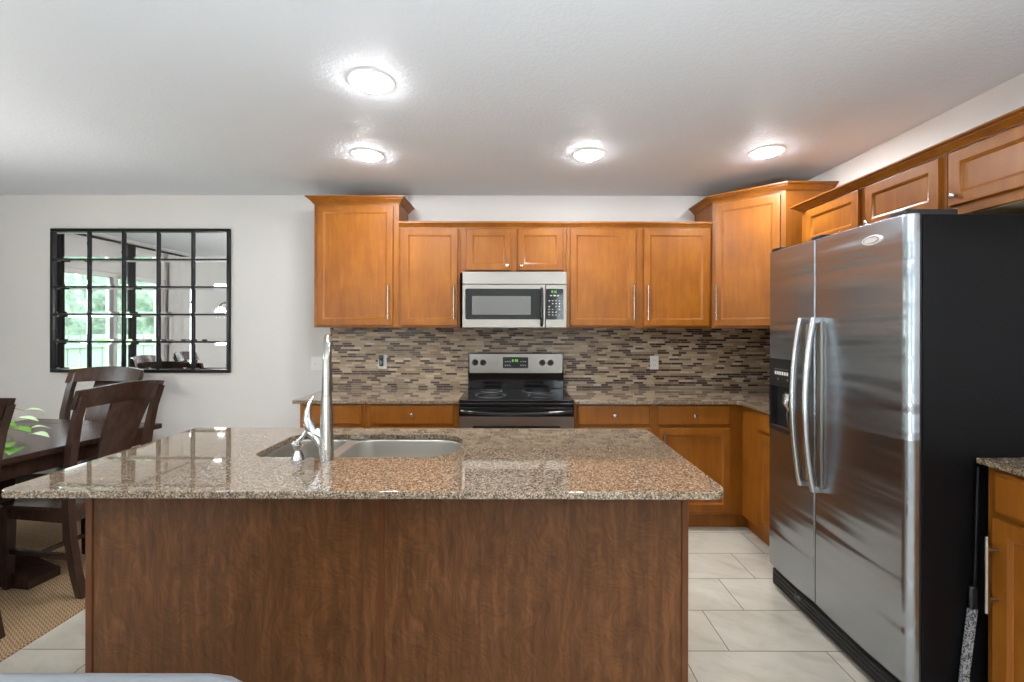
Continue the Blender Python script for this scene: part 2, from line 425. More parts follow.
glazed('window_2', 'y', YR - .075, RW[0][0], RW[0][1], .35, 2.25, 2)  # unseen rear pair, put in to bring fill light from behind
glazed('window_3', 'y', YR - .075, RW[1][0], RW[1][1], .35, 2.25, 1)

# ------------------------------------------------------------------ recessed lamps
def can(x, y, label):
    r = empty('recessed_light', (x, y, ZC))
    MB().lathe((x, y, 0), [(.106, ZC), (.106, ZC - .003), (.098, ZC - .006), (.080, ZC - .005), (.0775, ZC)], 40).build('trim_ring', M['white_trim'], r)
    MB().lathe((x, y, 0), [(.077, ZC - .0005), (.077, ZC - .0105), (.073, ZC - .014), (.03, ZC - .017), (.001, ZC - .0175)], 40).build('lens', M['lens'], r)
    tag(r, label, 'ceiling light', 'recessed ceiling lights'); return r
can(-.635, -1.711, 'round recessed ceiling light nearest the camera, largest and brightest in view')
can(-.927, -.87, 'recessed ceiling light above the tall left wall cabinet')
can(.482, -.88, 'recessed ceiling light above the range area, middle of the back row')
can(1.583, -.93, 'recessed ceiling light above the corner wall cabinet, rightmost one')
for q, (x, y) in enumerate([(.9, -3.4), (-1.6, -4.6), (1.1, -5.6), (-3.4, -6.2)]):  # unseen ceiling lights added behind the camera for extra light
    can(x, y, ['recessed ceiling light over the kitchen walkway behind the camera', 'recessed ceiling light over the living area behind the armchair', 'recessed ceiling light by the rear right window', 'recessed ceiling light in the far rear left corner'][q])

# ------------------------------------------------------------------ wall cabinets
BIG = [(0, 0), (.008, 0), (.008, .006), (.013, .007), (.016, .013), (.026, .024), (.034, .030), (.034, .034), (.040, .035), (.044, .040), (.051, .041), (.051, .049), (0, .049)]
SMALL = [(0, 0), (.005, 0), (.005, .007), (.010, .010), (.022, .028), (.024, .030), (.030, .031), (.030, .046), (0, .046)]
X_, Y_, NY, NX = (1, 0, 0), (0, 1, 0), (0, -1, 0), (-1, 0, 0)
YU = -.31; ZB = 1.408; G = 'maple wall cabinets'
def wall_cab(name, x0, x1, z0, z1, label, doors, crown=None):
    r = empty(name, ((x0 + x1) / 2, -.155, z0))
    MB().box(x0, x1, YU, -.001, z0, z1, .0015, 1).build('cabinet_body', M['maple'], r)
    for d in doors:
        a, b, za, zb, hs = d
        dr = MB().door((a, YU, za), X_, NY, b - a, zb - za).build('door', M['maple'], r)
        if hs[0] == 'bar': bar_pull(dr, (hs[1], YU - .02, hs[2]), (hs[1], YU - .02, hs[3]), NY)
        else: knob(dr, (hs[1], YU - .02, hs[2]), NY)
    if crown:
        MB().crown(*crown).build('crown_molding', M['maple'], r)
    return tag(r, label, 'cabinet', G)
wall_cab('wall_cabinet', -1.515, -.868, ZB, 2.352, 'tall maple wall cabinet with crown beside the mirror wall, one wide door', [(-1.487, -.910, 1.425, 2.332, ('bar', -.937, 1.47, 1.73))],
         ([(-1.515, 0), (-1.515, YU), (-.868, YU), (-.868, 0)], 2.352, BIG))
wall_cab('wall_cabinet', -.866, -.402, ZB, 2.168, 'narrow single door maple wall cabinet left of the microwave', [(-.842, -.418, 1.425, 2.160, ('bar', -.442, 1.47, 1.73))])
wall_cab('wall_cabinet', -.400, .408, 1.826, 2.168, 'short maple wall cabinet directly above the microwave with two small doors', [(-.352, -.012, 1.845, 2.160, ('knob', -.042, 1.878)), (.040, .380, 1.845, 2.160, ('knob', .068, 1.878))])
wall_cab('wall_cabinet', .410, 1.513, ZB, 2.168, 'wide two door maple wall cabinet right of the microwave', [(.438, .937, 1.425, 2.160, ('bar', .915, 1.47, 1.73)), (.997, 1.492, 1.425, 2.160, ('bar', 1.022, 1.47, 1.73))])
o = MB().crown([(-.866, YU), (1.513, YU)], 2.168, SMALL).build('crown_molding', M['maple'])
tag(o, 'long slim wooden crown molding running over the cabinets and microwave on back wall', 'molding')
# diagonal corner cabinet
CA, CB = (1.515, -.335), (1.872, -.655)
r = empty('corner_wall_cabinet', (1.85, -.3, ZB))
MB().prism([(1.515, -.001), CA, CB, (2.199, -.655), (2.199, -.001)], ZB, 2.352).build('cabinet_body', M['maple'], r)
U = (Vector((CB[0], CB[1], 0)) - Vector((CA[0], CA[1], 0))); L = U.length; U.normalize(); N = Vector((U.y, -U.x, 0))
o3 = Vector((CA[0], CA[1], 1.425)) + U * .022
dr = MB().door(o3, U, N, L - .052, .905).build('door', M['maple'], r)
hp = o3 + U * .022 + N * .02; bar_pull(dr, hp + Vector((0, 0, .045)), hp + Vector((0, 0, .305)), N)
MB().crown([(1.515, 0), CA, CB, (2.199, -.655)], 2.352, BIG).build('crown_molding', M['maple'], r)
tag(r, 'tall maple corner wall cabinet set diagonally with crown, its door facing the room', 'cabinet', G)
# right wall row above the refrigerator
XU = 1.872; ZT = 2.160
r = empty('wall_cabinet', (2.03, -1.24, 1.88))
def right_cab(y0, y1, doors, label, zb=1.88):
    r = empty('wall_cabinet', (2.03, (y0 + y1) / 2, zb))
    MB().box(XU, 2.199, y0, y1, zb + .004, ZT, .0015, 1).build('cabinet_body', M['maple'], r)
    MB().box(XU + .018, 2.197, y0 + .018, y1 - .018, zb, zb + .0035).build('bottom_panel', M['natural_ply'], r)
    for a, b, za, zz, kn in doors:
        dr = MB().door((XU, a, za), (0, 1, 0), NX, b - a, zz - za).build('door', M['maple'], r)
        if kn: knob(dr, (XU - .02, kn[0], kn[1]), NX)
    return tag(r, label, 'cabinet', G)
bpy.data.objects.remove(r)
right_cab(-1.785, -.825, [(-1.315, -.890, 1.925, 2.150, None), (-1.765, -1.360, 1.925, 2.150, (-1.39, 1.955))], 'two door maple cabinet on the right wall over the far end of the refrigerator')
right_cab(-2.66, -1.787, [(-2.215, -1.810, 1.925, 2.150, (-1.845, 1.962)), (-2.645, -2.25, 1.925, 2.150, (-2.61, 1.962))], 'maple cabinet on the right wall, nearest the camera, with tan underside showing')
o = MB().crown([(XR - .001, -.825), (XU, -.825), (XU, -2.66)], ZT, [(a, b * .86) for a, b in BIG]).build('crown_molding', M['maple'])
tag(o, 'wooden crown molding slanting along the right wall above the refrigerator cabinets', 'molding')

# ------------------------------------------------------------------ base cabinets and worktops
YB = -.61; GB = 'maple base cabinets'; CT = .905
def base_cab(x0, x1, label, drawers, doors):
    r = empty('base_cabinet', ((x0 + x1) / 2, -.3, 0))
    MB().box(x0, x1, YB, -.001, .108, CT - .0245, .0015, 1).build('cabinet_body', M['maple'], r)
    MB().box(x0 + .001, x1 - .001, -.55, -.01, 0, .108).build('toe_kick', M['maple'], r)
    for a, b in drawers:
        d = MB().drawer((a, YB, .733), X_, NY, b - a, .140).build('drawer', M['maple'], r); knob(d, ((a + b) / 2, YB - .02, .803), NY)
    for a, b, hx in doors:
        d = MB().door((a, YB, .139), X_, NY, b - a, .575).build('door', M['maple'], r)
        bar_pull(d, (hx, YB - .02, .47), (hx, YB - .02, .69), NY)
    return tag(r, label, 'cabinet', GB)
base_cab(-1.478, -1.016, 'leftmost maple base cabinet under the back worktop, partly behind the faucet', [(-1.44, -1.045)], [(-1.44, -1.045, -1.07)])
base_cab(-1.015, -.372, 'maple base cabinet just left of the range with wide knobbed drawer', [(-.986, -.406)], [(-.986, -.70, -.725), (-.692, -.406, -.667)])
base_cab(.428, .984, 'maple base cabinet just right of the range, mostly behind the island', [(.456, .956)], [(.456, .956, .48)])
base_cab(.985, 1.599, 'maple base cabinet in the right corner with drawer above full door', [(1.012, 1.509)], [(1.019, 1.509, 1.043)])
r = empty('base_cabinet', (1.9, -.93, 0))
XB = 1.600
MB().box(XB, 2.199, -1.245, -.001, .108, CT - .0245, .0015, 1).build('cabinet_body', M['maple'], r)
MB().box(XB + .06, 2.19, -1.244, -.01, 0, .108).box(XB, XB + .061, -.55, -.01, 0, .108).build('toe_kick', M['maple'], r)
d = MB().drawer((XB, -1.225, .752), (0, 1, 0), NX, .39, .122).build('drawer', M['maple'], r); knob(d, (XB - .02, -1.03, .813), NX)
d = MB().door((XB, -1.225, .139), (0, 1, 0), NX, .39, .595).build('door', M['maple'], r); bar_pull(d, (XB - .02, -1.19, .47), (XB - .02, -1.19, .69), NX)
tag(r, 'maple base cabinet on the right wall between the corner and refrigerator', 'cabinet', GB)
o = MB().prism(rrect(-1.520, -.371, -.645, -.001, [.002, .002, .012, .004], 3), CT - .024, CT, .003).build('worktop', M['granite'])
tag(o, 'short granite worktop left of the range against the mosaic backsplash', 'worktop')
o = MB().prism([(.427, -.001), (.427, -.645), (1.545, -.645), (1.565, -.665), (1.565, -1.246), (2.199, -1.246), (2.199, -.001)], CT - .024, CT, .003).build('worktop', M['granite'])
tag(o, 'L-shaped granite worktop right of the range reaching the refrigerator', 'worktop')
# backsplash
o = MB().box(-1.515, 2.190, -.009, -.001, CT + .001, ZB - .001).build('tile_backsplash', M['mosaic']); tag(o, 'brown and beige linear mosaic tile backsplash on the back wall behind range', 'backsplash')
o = MB().box(2.191, 2.199, -1.245, -.001, CT + .001, ZB - .001).build('tile_backsplash', M['mosaic']); tag(o, 'mosaic tile backsplash on the right wall beside the refrigerator', 'backsplash')
# outlets
def outlet(x, z, y, label, sw=False):
    r = empty('outlet' if not sw else 'light_switch', (x, y, z - .057))
    w = .036 if not sw else .058
    MB().box(x - w, x + w, y - .006, y, z - .057, z + .057, .003, 2).build('cover_plate', M['plate'], r)
    if not sw:
        for dz in (-.02, .02):
            f = MB().lathe((x, y - .007, z + dz), [(.0001, -.001), (.016, -.001), (.016, .002)], 20, 'y').build('receptacle', M['plate'], r)
            MB().box(x - .008, x - .006, y - .0088, y - .0082, z + dz - .005, z + dz + .005).box(x + .006, x + .008, y - .0088, y - .0082, z + dz - .005, z + dz + .005).build('slot', M['slot'], f)
    else:
        for dx in (-.023, .023): MB().box(x + dx - .006, x + dx + .006, y - .016, y - .006, z - .008, z + .012, .002, 1).build('toggle', M['plate'], r)
    return tag(r, label, 'outlet' if not sw else 'light switch')
outlet(-1.080, 1.122, -.008, 'white outlet in backsplash left of the range, black plug in it')
outlet(1.179, 1.121, -.008, 'white outlet in backsplash right of the range, empty')
outlet(-1.620, 1.105, 0, 'white double switch plate on the grey wall beside the faucet', True)
r = empty('plug_in_freshener', (-1.085, -.014, 1.10))
MB().box(-1.105, -1.066, -.050, -.0165, 1.145, 1.180, .008, 2).build('cap', M['black_plastic'], r)
MB().box(-1.100, -1.070, -.044, -.0165, 1.090, 1.145, .006, 2).build('bottle', M['black_gloss'], r)
tag(r, 'small black plug-in device standing in the left backsplash outlet', 'plug-in device')

# ------------------------------------------------------------------ microwave
r = empty('microwave', (.015, -.2, ZB)); x0, x1 = -.373, .404
MB().box(x0 + .004, x1 - .004, -.372, -.010, ZB + .002, 1.822, .003, 1).build('housing', M['black_metal'], r)
MB().box(x0, x1, -.402, -.372, 1.733, 1.824, .004, 2).build('vent_panel', M['steel'], r)
dr = MB().box(x0, .245, -.402, -.373, ZB, 1.729, .005, 2).build('door', M['steel'], r)
MB().plate(rrect(-.350, .212, 1.470, 1.698, .012, 4), .004, (0, -.402, 0), X_, (0, 0, 1), NY).build('glass_surround', M['glass_dark'], dr)
MB().plate(rrect(-.300, .136, 1.505, 1.643, .006, 3), .0015, (0, -.4062, 0), X_, (0, 0, 1), NY).build('window', M['mw_window'], dr)
MB().tube([(.216, -.404, 1.700), (.216, -.428, 1.690), (.216, -.440, 1.64), (.216, -.443, 1.56), (.216, -.440, 1.49), (.216, -.428, 1.435), (.216, -.404, 1.425)], [.010, .012, .012, .012, .012, .012, .010], 12).build('handle', M['black_gloss'], dr)
MB().box(.248, x1, -.402, -.373, ZB, 1.729, .005, 2).build('control_panel', M['steel'], r)
kp = MB().plate(rrect(.250, .378, 1.470, 1.698, .010, 4), .004, (0, -.402, 0), X_, (0, 0, 1), NY).build('keypad', M['glass_dark'], r)
def digits(parent, x, z, h, y, s='8:36', mat='green_led'):
    w = h * .5; SEG = {'0': 'abcdef', '1': 'bc', '2': 'abged', '3': 'abgcd', '4': 'fgbc', '5': 'afgcd', '6': 'afgedc', '7': 'abc', '8': 'abcdefg', '9': 'abcdfg'}; t = h * .12; m = MB()
    for ch in s:
        if ch == ':':
            for k in (.3, .7): m.box(x, x + t, y - .0006, y, z + h * k, z + h * k + t)
            x += t * 3; continue
        q = {'a': (x, x + w, z + h - t, z + h), 'd': (x, x + w, z, z + t), 'g': (x, x + w, z + h / 2 - t / 2, z + h / 2 + t / 2), 'f': (x, x + t, z + h / 2, z + h), 'e': (x, x + t, z, z + h / 2), 'b': (x + w - t, x + w, z + h / 2, z + h), 'c': (x + w - t, x + w, z, z + h / 2)}
        for k in SEG[ch]: a = q[k]; m.box(a[0], a[1], y - .0006, y, a[2], a[3])
        x += w + t * 2
    return m.build('clock_digits', M[mat], parent)
digits(kp, .290, 1.668, .016, -.4062, '8:36')
m = MB()
for i in range(3): m.box(.278 + i * .026, .294 + i * .026, -.4066, -.4061, 1.643, 1.652)
for a in range(6):
    for b in range(4):
        if (a + b) % 5 != 4: m.box(.268 + b * .025, .278 + b * .025, -.4066, -.4061, 1.500 + a * .021, 1.507 + a * .021)
decal(kp, m, M['grey_key'])
tag(r, 'stainless over-the-range microwave with black window and side keypad', 'microwave')

# ------------------------------------------------------------------ range
r = empty('range', (.028, -.33, 0)); x0, x1 = -.362, .418
MB().box(x0 + .004, x1 - .004, -.640, -.012, .02, .895, .003, 1).build('body', M['black_metal'], r)
ct = MB().prism(rrect(x0, x1, -.668, -.030, .012, 4), .895, .915, .004).build('cooktop', M['black_gloss'], r)
m = MB()
for cx, cy, rr in ((-.16, -.46, .11), (.20, -.48, .085), (-.16, -.22, .08), (.20, -.22, .11)):
    for q in (0, .62): m.lathe((cx, cy, .9152), [(rr * (1 - q) + .0015, 0), (rr * (1 - q) + .0015, .0006), (rr * (1 - q) - .0015, .0006), (rr * (1 - q) - .0015, 0)], 40)
decal(ct, m, M['grey_key'])
bg = MB().box(x0, x1, -.085, -.012, .915, 1.204, .006, 2).build('backguard', M['black_gloss'], r)
st = MB().plate(rrect(x0 + .014, x1 - .014, 1.040, 1.194, .008, 4), .008, (0, -.085, 0), X_, (0, 0, 1), NY, .002).build('control_fascia', M['steel'], bg)
MB().plate(rrect(-.078, .128, 1.080, 1.170, .006, 4), .002, (0, -.0932, 0), X_, (0, 0, 1), NY).build('display_panel', M['glass_dark'], bg)
digits(bg, -.002, 1.132, .020, -.0954, '8:36')
m = MB()
for a in range(2):
    for b in (-.06, -.042, -.024, .065, .083, .101): m.box(b, b + .009, -.0958, -.0953, 1.100 + a * .03, 1.107 + a * .03)
decal(bg, m, M['grey_key'])
for kx in (-.302, -.238, .243, .310):
    k = MB().lathe((kx, -.093, 1.125), [(.025, 0), (.025, -.006), (.019, -.010), (.017, -.030), (.014, -.034), (.001, -.034)], 24, 'y').build('knob', M['black_plastic'], bg)
    MB().box(kx - .003, kx + .003, -.131, -.127, 1.110, 1.140, .001, 1).build('pointer', M['black_gloss'], k)
MB().box(x0, x1, -.672, -.640, .868, .894, .005, 2).build('front_trim', M['black_gloss'], r)
od = MB().box(x0, x1, -.680, -.641, .225, .808, .006, 2).box(x0, x1, -.676, -.641, .808, .862, .005, 2).build('oven_door', M['steel'], r)
MB().box(x0 + .001, x1 - .001, -.6815, -.676, .803, .862, .002, 1).build('black_band', M['black_gloss'], od)
MB().plate(rrect(-.276, .332, .40, .740, .02, 5), .002, (0, -.6805, 0), X_, (0, 0, 1), NY).build('window', M['glass_dark'], od)
m = MB(); pts = [(x0 + .02 + (x1 - x0 - .04) * i / 14, -.705 - .018 * sin(pi * i / 14), .843 - .014 * sin(pi * i / 14)) for i in range(15)]
m.tube([(pts[0][0], -.682, .845)] + pts + [(pts[-1][0], -.682, .845)], [.010] + [.0125] * 15 + [.010], 12, 1.2); m.build('handle', M['black_gloss'], od)
MB().box(x0, x1, -.676, -.641, .06, .218, .006, 2).build('storage_drawer', M['steel'], r)
m = MB()
for a in (x0 + .05, x1 - .05):
    for b in (-.60, -.06): m.cyl((a, b, 0), (a, b, .022), .018)
m.build('foot', M['black_plastic'], r)
tag(r, 'freestanding stainless electric range with black glass cooktop', 'range')

# ------------------------------------------------------------------ refrigerator
FX = 1.400; FY0, FY1 = -2.120, -1.264; FS = -1.632; FZ0, FZ1 = .130, 1.820
r = empty('refrigerator', (1.8, -1.7, 0))
MB().box(FX + .062, 2.170, FY0 + .003, FY1, .012, 1.817, .006, 2).build('cabinet_body', M['black_side'], r)
MB().box(FX + .048, FX + .063, FY0 + .008, FY1 - .003, FZ0 + .01, FZ1 - .01).build('gasket', M['black_plastic'], r)
def fdoor(y0, y1, ra, rb):
    # slightly bowed front with well rounded long edges
    w = y1 - y0; n = 24; prof = [(FX + .048, y0)]; rr = ra
    for k in range(7):
        a = pi / 2 * k / 6; prof.append((FX + .008 + rr - rr * sin(a), y0 + rr - rr * cos(a)))
    for k in range(1, n):
        t = k / n; yy = y0 + ra + (w - ra - rb) * t; prof.append((FX + .008 - .008 * sin(pi * t), yy))
    for k in range(7):
        a = pi / 2 * k / 6; rr = rb; prof.append((FX + .008 + rr - rr * cos(a), y1 - rr + rr * sin(a)))
    prof.append((FX + .048, y1)); m = MB(); m.prism(prof, FZ0, FZ1, .003); return m
fd = fdoor(FY0, FS - .003, .030, .007).build('refrigerator_door', M['fridge_steel'], r)
zd = fdoor(FS + .003, FY1, .007, .010).build('freezer_door', M['fridge_steel'], r)
cut(zd, MB().box(FX - .03, FX + .042, -1.495, -1.2805, .866, 1.250))
# dispenser: frame, recess, control face, paddle, tray
dp = MB(); dy0, dy1 = -1.495, -1.281
dp.box(FX - .002, FX + .010, dy0, dy1, 1.105, 1.250, .004, 2).box(FX - .003, FX + .04, dy0, dy1, .866, .892, .004, 2)
dp.box(FX - .002, FX + .04, dy0, dy0 + .014, .892, 1.105).box(FX - .002, FX + .04, dy1 - .014, dy1, .892, 1.105).box(FX + .036, FX + .041, dy0, dy1, .87, 1.248).box(FX + .008, FX + .04, dy0, dy1, 1.10, 1.12)
di = dp.build('dispenser', M['black_plastic'], zd)
m = MB()
for k in range(6): m.box(FX - .0032, FX - .002, -1.335 - k * .020 - .013, -1.335 - k * .020, 1.165, 1.182)
m.build('button', M['plate'], di)
m = MB()
for k in range(6): m.box(FX - .0028, FX - .002, -1.334 - k * .020 - .008, -1.334 - k * .020 - .002, 1.192, 1.196)
for k in (0, 4): m.box(FX - .0028, FX - .002, -1.36 - k * .02 - .006, -1.36 - k * .02, 1.138, 1.146)
decal(di, m, M['grey_key'])
m = MB(); m.tube([(FX + .036, -1.415, 1.085), (FX + .02, -1.415, 1.06), (FX + .012, -1.415, 1.02), (FX + .028, -1.41, .985)], [.012, .026, .022, .010], 12, 1.1)
m.tube([(FX + .026, -1.41, .99), (FX + .022, -1.405, .96), (FX + .03, -1.40, .905)], [.010, .006, .004], 8); m.build('paddle', M['nickel'], di)
MB().box(FX + .002, FX + .034, dy0 + .016, dy1 - .016, .892, .897, .001, 1).build('drip_tray', M['nickel'], di)
for par, yy, s in ((zd, -1.585, 1), (fd, -1.675, -1)):
    m = MB(); pts = []; rad = []
    for i in range(25):
        t = i / 24; z = .665 + (1.455 - .665) * t; pts.append((FX - .026 - .040 * sin(pi * t) ** .8, yy, z)); rad.append(.0125)
    m.tube(pts, rad, 14, 1.25)
    m.box(FX - .036, FX + .006, yy - .012, yy + .012, 1.430, 1.458, .004, 2).box(FX - .036, FX + .006, yy - .012, yy + .012, .660, .690, .004, 2)
    m.build('handle', M['handle_steel'], par)
    MB().box(FX - .008, FX + .006, yy - .020 if s < 0 else yy - .008, yy + .008 if s < 0 else yy + .020, .68, 1.44, .003, 1).build('handle_backplate', M['steel'], par)  # darker strip beside each handle, standing in for its shadow
# oval maker's badge: chrome oval with raised ring swoosh
by, bz = -1.965, 1.752
m = MB(); loops = []
for k, (f, dx) in enumerate(((1, .004), (1, -.001), (.9, -.003), (.55, -.0035))):
    loops.append([(FX + dx + .003, by + .052 * f * cos(a * pi / 16), bz + .019 * f * sin(a * pi / 16)) for a in range(32)])
m.quadloft(loops); bd = m.build('badge', M['badge'], fd)
m = MB(); m.tube([(FX - .0015, by + .036 * cos(a * pi / 14 - .6), bz + .012 * sin(a * pi / 14 - .6)) for a in range(27)], [.0006 + .0014 * sin(pi * a / 26) for a in range(27)], 6); m.build('swirl', M['nickel'], bd)
m = MB(); m.box(FX + .020, FX + .064, FY0 + .02, FY1 - .01, .018, .108, .01, 2)
for k in range(4): m.box(FX + .014, FX + .022, FY0 + .03, FY1 - .03, .030 + k * .02, .040 + k * .02, .002, 1)
m.build('base_grille', M['black_plastic'], r)
m = MB(); m.lathe((FX + .03, -1.50, .07), [(.001, -.022), (.018, -.022), (.026, -.012), (.026, .004), (.001, .004)], 24, 'x'); m.build('filter_cap', M['black_plastic'], r)
for yy in (FY0 + .05, FY1 - .05, FS):
    MB().box(FX + .012, FX + (.20 if yy < -2 else .12), yy - .035, yy + .035, 1.8165, 1.838, .004, 2).build('hinge_cover', M['black_plastic'], r)
m = MB()
for a in (FX + .12, 2.12):
    for b in (FY0 + .06, FY1 - .06): m.cyl((a, b, 0), (a, b, .014), .02)
m.build('foot', M['black_plastic'], r)
tag(r, 'large side-by-side stainless refrigerator with black sides and dispenser', 'refrigerator')

# ------------------------------------------------------------------ near right cabinet
NZ = .954; NYb = -2.133; NXf = 1.665
r = empty('base_cabinet', (1.9, -2.6, 0))
MB().box(NXf, 2.199, -3.05, NYb - .012, .108, NZ - .021, .0015, 1).build('cabinet_body', M['maple'], r)
MB().box(NXf + .07, 2.19, -3.049, NYb - .013, 0, .108).build('toe_kick', M['maple'], r)
for a in (-2.58, -3.005):
    d = MB().drawer((NXf, a, .775), (0, 1, 0), NX, .405, .145).build('drawer', M['maple'], r); knob(d, (NXf - .02, a + .20, .848), NX)
    d = MB().door((NXf, a, .139), (0, 1, 0), NX, .405, .62).build('door', M['maple'], r)
    if a > -2.9: bar_pull(d, (NXf - .02, -2.195, .445), (NXf - .02, -2.195, .705), NX, .007, .038)
    else: bar_pull(d, (NXf - .02, -2.66, .445), (NXf - .02, -2.66, .705), NX, .007, .038)
tag(r, 'maple base cabinet at right edge of the photo, in front of the refrigerator', 'cabinet', GB)
o = MB().prism(rrect(1.632, 2.199, -3.07, NYb, [.002, .006, .006, .002], 3), NZ - .02, NZ, .003).build('worktop', M['granite'])
tag(o, 'granite worktop corner at right edge of the photo in front of refrigerator', 'worktop')

# ------------------------------------------------------------------ island
IX0, IX1, IY0, IY1, IZ = -1.555, .657, -2.365, -1.518, .914
r = empty('kitchen_island', (-.44, -1.85, 0)); PY = -2.135
PX0, PX1 = -1.497, .616
bd = MB().box(PX0, PX1, PY + .006, IY1 - .03, .0, IZ - .024).build('island_body', M['maple'], r)
# hollow out under the sink
MBc = MB().box(-1.03, -.18, -2.05, -1.60, .66, IZ + .05); cut(bd, MBc)
sx = -.450
MB().box(PX0 + .004, sx - .0005, PY, PY + .0058, .001, IZ - .0245).build('veneer_panel', M['island'], r)
MB().box(sx + .0005, PX1 - .004, PY, PY + .0058, .001, IZ - .0245).build('veneer_panel', M['island'], r)
for a, b in ((PX0 - .004, PX0 + .020), (PX1 - .020, PX1 + .004)): MB().box(a, b, PY - .006, PY + .010, .001, IZ - .0245, .002, 1).build('corner_trim', M['island_trim'], r)
MB().box(sx - .022, sx - .0, PY - .004, PY + .004, .001, IZ - .0245, .001, 1).build('seam_trim', M['island_trim'], r)
for a, b in ((PX0 + .03, -1.06), (-1.04, -.62), (-.60, -.18), (-.16, PX1 - .03)):
    MB().door((b, IY1 - .03, .14), (-1, 0, 0), (0, 1, 0), b - a, .72).build('door', M['maple'], r)
tag(r, 'large kitchen island base clad in reddish brown figured wood panels', 'island')
it = MB().prism(rrect(IX0, IX1, IY0, IY1, [.012, .012, .028, .055], 8), IZ - .0235, IZ, .003).build('island_worktop', M['granite'])
SX0, SX1, SY0, SY1 = -1.000, -.213, -2.012, -1.655
hole = rrect(SX0, SX1, SY0, SY1, [.13, .06, .06, .14], 10)
cut(it, MB().prism(hole, IZ - .05, IZ + .05))
tag(it, 'large polished brown speckled granite island top with sink cutout', 'worktop')
# sink: two bowls hung below the cutout
r = empty('sink', (-.6, -1.84, IZ - .22))
def bowl(x0, x1, y0, y1, rad, name):
    m = MB(); out = []
    for ins, z in ((-.022, IZ - .0250), (0, IZ - .0250), (.003, IZ - .03), (.010, IZ - .17), (.028, IZ - .20), (.09, IZ - .207)):
        out.append([(x, y, z) for x, y in rrect(x0 + ins, x1 - ins, y0 + ins, y1 - ins, [max(q - ins, .012) for q in rad], 8)])
    m.quadloft(out, cap0=False); o = m.build(name, M['sink_steel'], r)
    o.modifiers.new('thickness', 'SOLIDIFY').thickness = .0015
    MB().lathe(((x0 + x1) / 2, (y0 + y1) / 2, IZ - .2065), [(.045, 0), (.045, .002), (.036, .003), (.03, .0005), (.001, .0005)], 28).build('drain', M['chrome'], o)
bowl(SX0 + .004, -.748, SY0, SY1, [.05, .06, .06, .05], 'bowl'); bowl(-.700, SX1 - .004, SY0, SY1, [.13, .07, .07, .14], 'bowl')
MB().box(-.749, -.699, SY0 + .01, SY1 - .01, IZ - .034, IZ - .023, .004, 2).build('divider', M['sink_steel'], r)
tag(r, 'double bowl stainless undermount sink set in the island top', 'sink')
# faucet
fx, fy = -.693, -2.043; r = empty('faucet', (fx, fy, IZ))
MB().tube([(fx, fy, IZ), (fx, fy, IZ + .004), (fx, fy, IZ + .05), (fx, fy, IZ + .16), (fx, fy, IZ + .238)], [.0265, .0262, .0252, .022, .0185], 28).build('body', M['nickel'], r)
ca, sa = -sin(R(21)), cos(R(21))
pts = [(fx, fy, IZ + .240), (fx, fy, IZ + .36)] + [(fx + ca * q, fy + sa * q, IZ + .36 + .096 * sin(a * pi / 10)) for a in range(1, 10) for q in [.10 - .10 * cos(a * pi / 10)]] + [(fx + ca * .2, fy + sa * .2, IZ + .35)]
MB().tube(pts, [.0180, .0150] + [.0130] * 10, 20).build('spout', M['nickel'], r)
MB().tube([(fx + ca * .2, fy + sa * .2, IZ + h) for h in (.352, .30, .235, .225)], [.0135, .016, .019, .016], 20).build('spray_head', M['nickel'], r)
MB().tube([(fx - .014, fy, IZ + .010), (fx - .022, fy, IZ + .045), (fx - .036, fy, IZ + .080), (fx - .052, fy, IZ + .098), (fx - .064, fy, IZ + .106)], [.009, .013, .020, .021, .018], 16).tube([(fx - .010, fy, IZ + .085), (fx - .034, fy, IZ + .100), (fx - .056, fy, IZ + .106)], [.018, .019, .016], 16).build('side_arm', M['chrome'], r)
MB().tube([(fx - .050, fy, IZ + .106), (fx - .062, fy, IZ + .125), (fx - .071, fy, IZ + .150), (fx - .071, fy, IZ + .180), (fx - .063, fy, IZ + .210), (fx - .049, fy, IZ + .238)], [.019, .022, .018, .012, .007, .003], 16).build('lever', M['chrome'], r)
tag(r, 'tall tapered brushed nickel pull-down faucet standing at the sink', 'faucet')
dx, dy = -.801, -2.041; r = empty('soap_dispenser', (dx, dy, IZ))
MB().lathe((dx, dy, IZ), [(.0225, 0), (.0225, .004), (.020, .014), (.0125, .032), (.013, .040), (.0215, .055), (.022, .058), (.001, .060)], 28).build('base', M['chrome'], r)
MB().tube([(dx - .018, dy, IZ + .056), (dx, dy, IZ + .066), (dx + .020, dy, IZ + .088), (dx + .031, dy, IZ + .108)], [.005, .010, .007, .006], 12).build('nozzle', M['chrome'], r)
tag(r, 'short chrome soap dispenser left of the faucet on island top', 'soap dispenser')

# ------------------------------------------------------------------ mirror of 25 panes
r = empty('wall_mirror', (-3.093, -.01, 1.035)); x0, x1, z0, z1 = -3.835, -2.345, 1.030, 2.225
fr = MB(); t = .026
fr.box(x0, x1, -.026, -.001, z0, z0 + t, .003, 1).box(x0, x1, -.026, -.001, z1 - t, z1, .003, 1).box(x0, x0 + t, -.026, -.001, z0 + t, z1 - t, .003, 1).box(x1 - t, x1, -.026, -.001, z0 + t, z1 - t, .003, 1)
pw = (x1 - x0 - 2 * t) / 5; ph = (z1 - z0 - 2 * t) / 5; b = .0065
for i in range(1, 5):
    fr.box(x0 + t + pw * i - b, x0 + t + pw * i + b, -.024, -.001, z0 + t, z1 - t, .002, 1); fr.box(x0 + t, x1 - t, -.0235, -.001, z0 + t + ph * i - b * .8, z0 + t + ph * i + b * .8, .002, 1)
fr.build('frame', M['black_metal'], r)
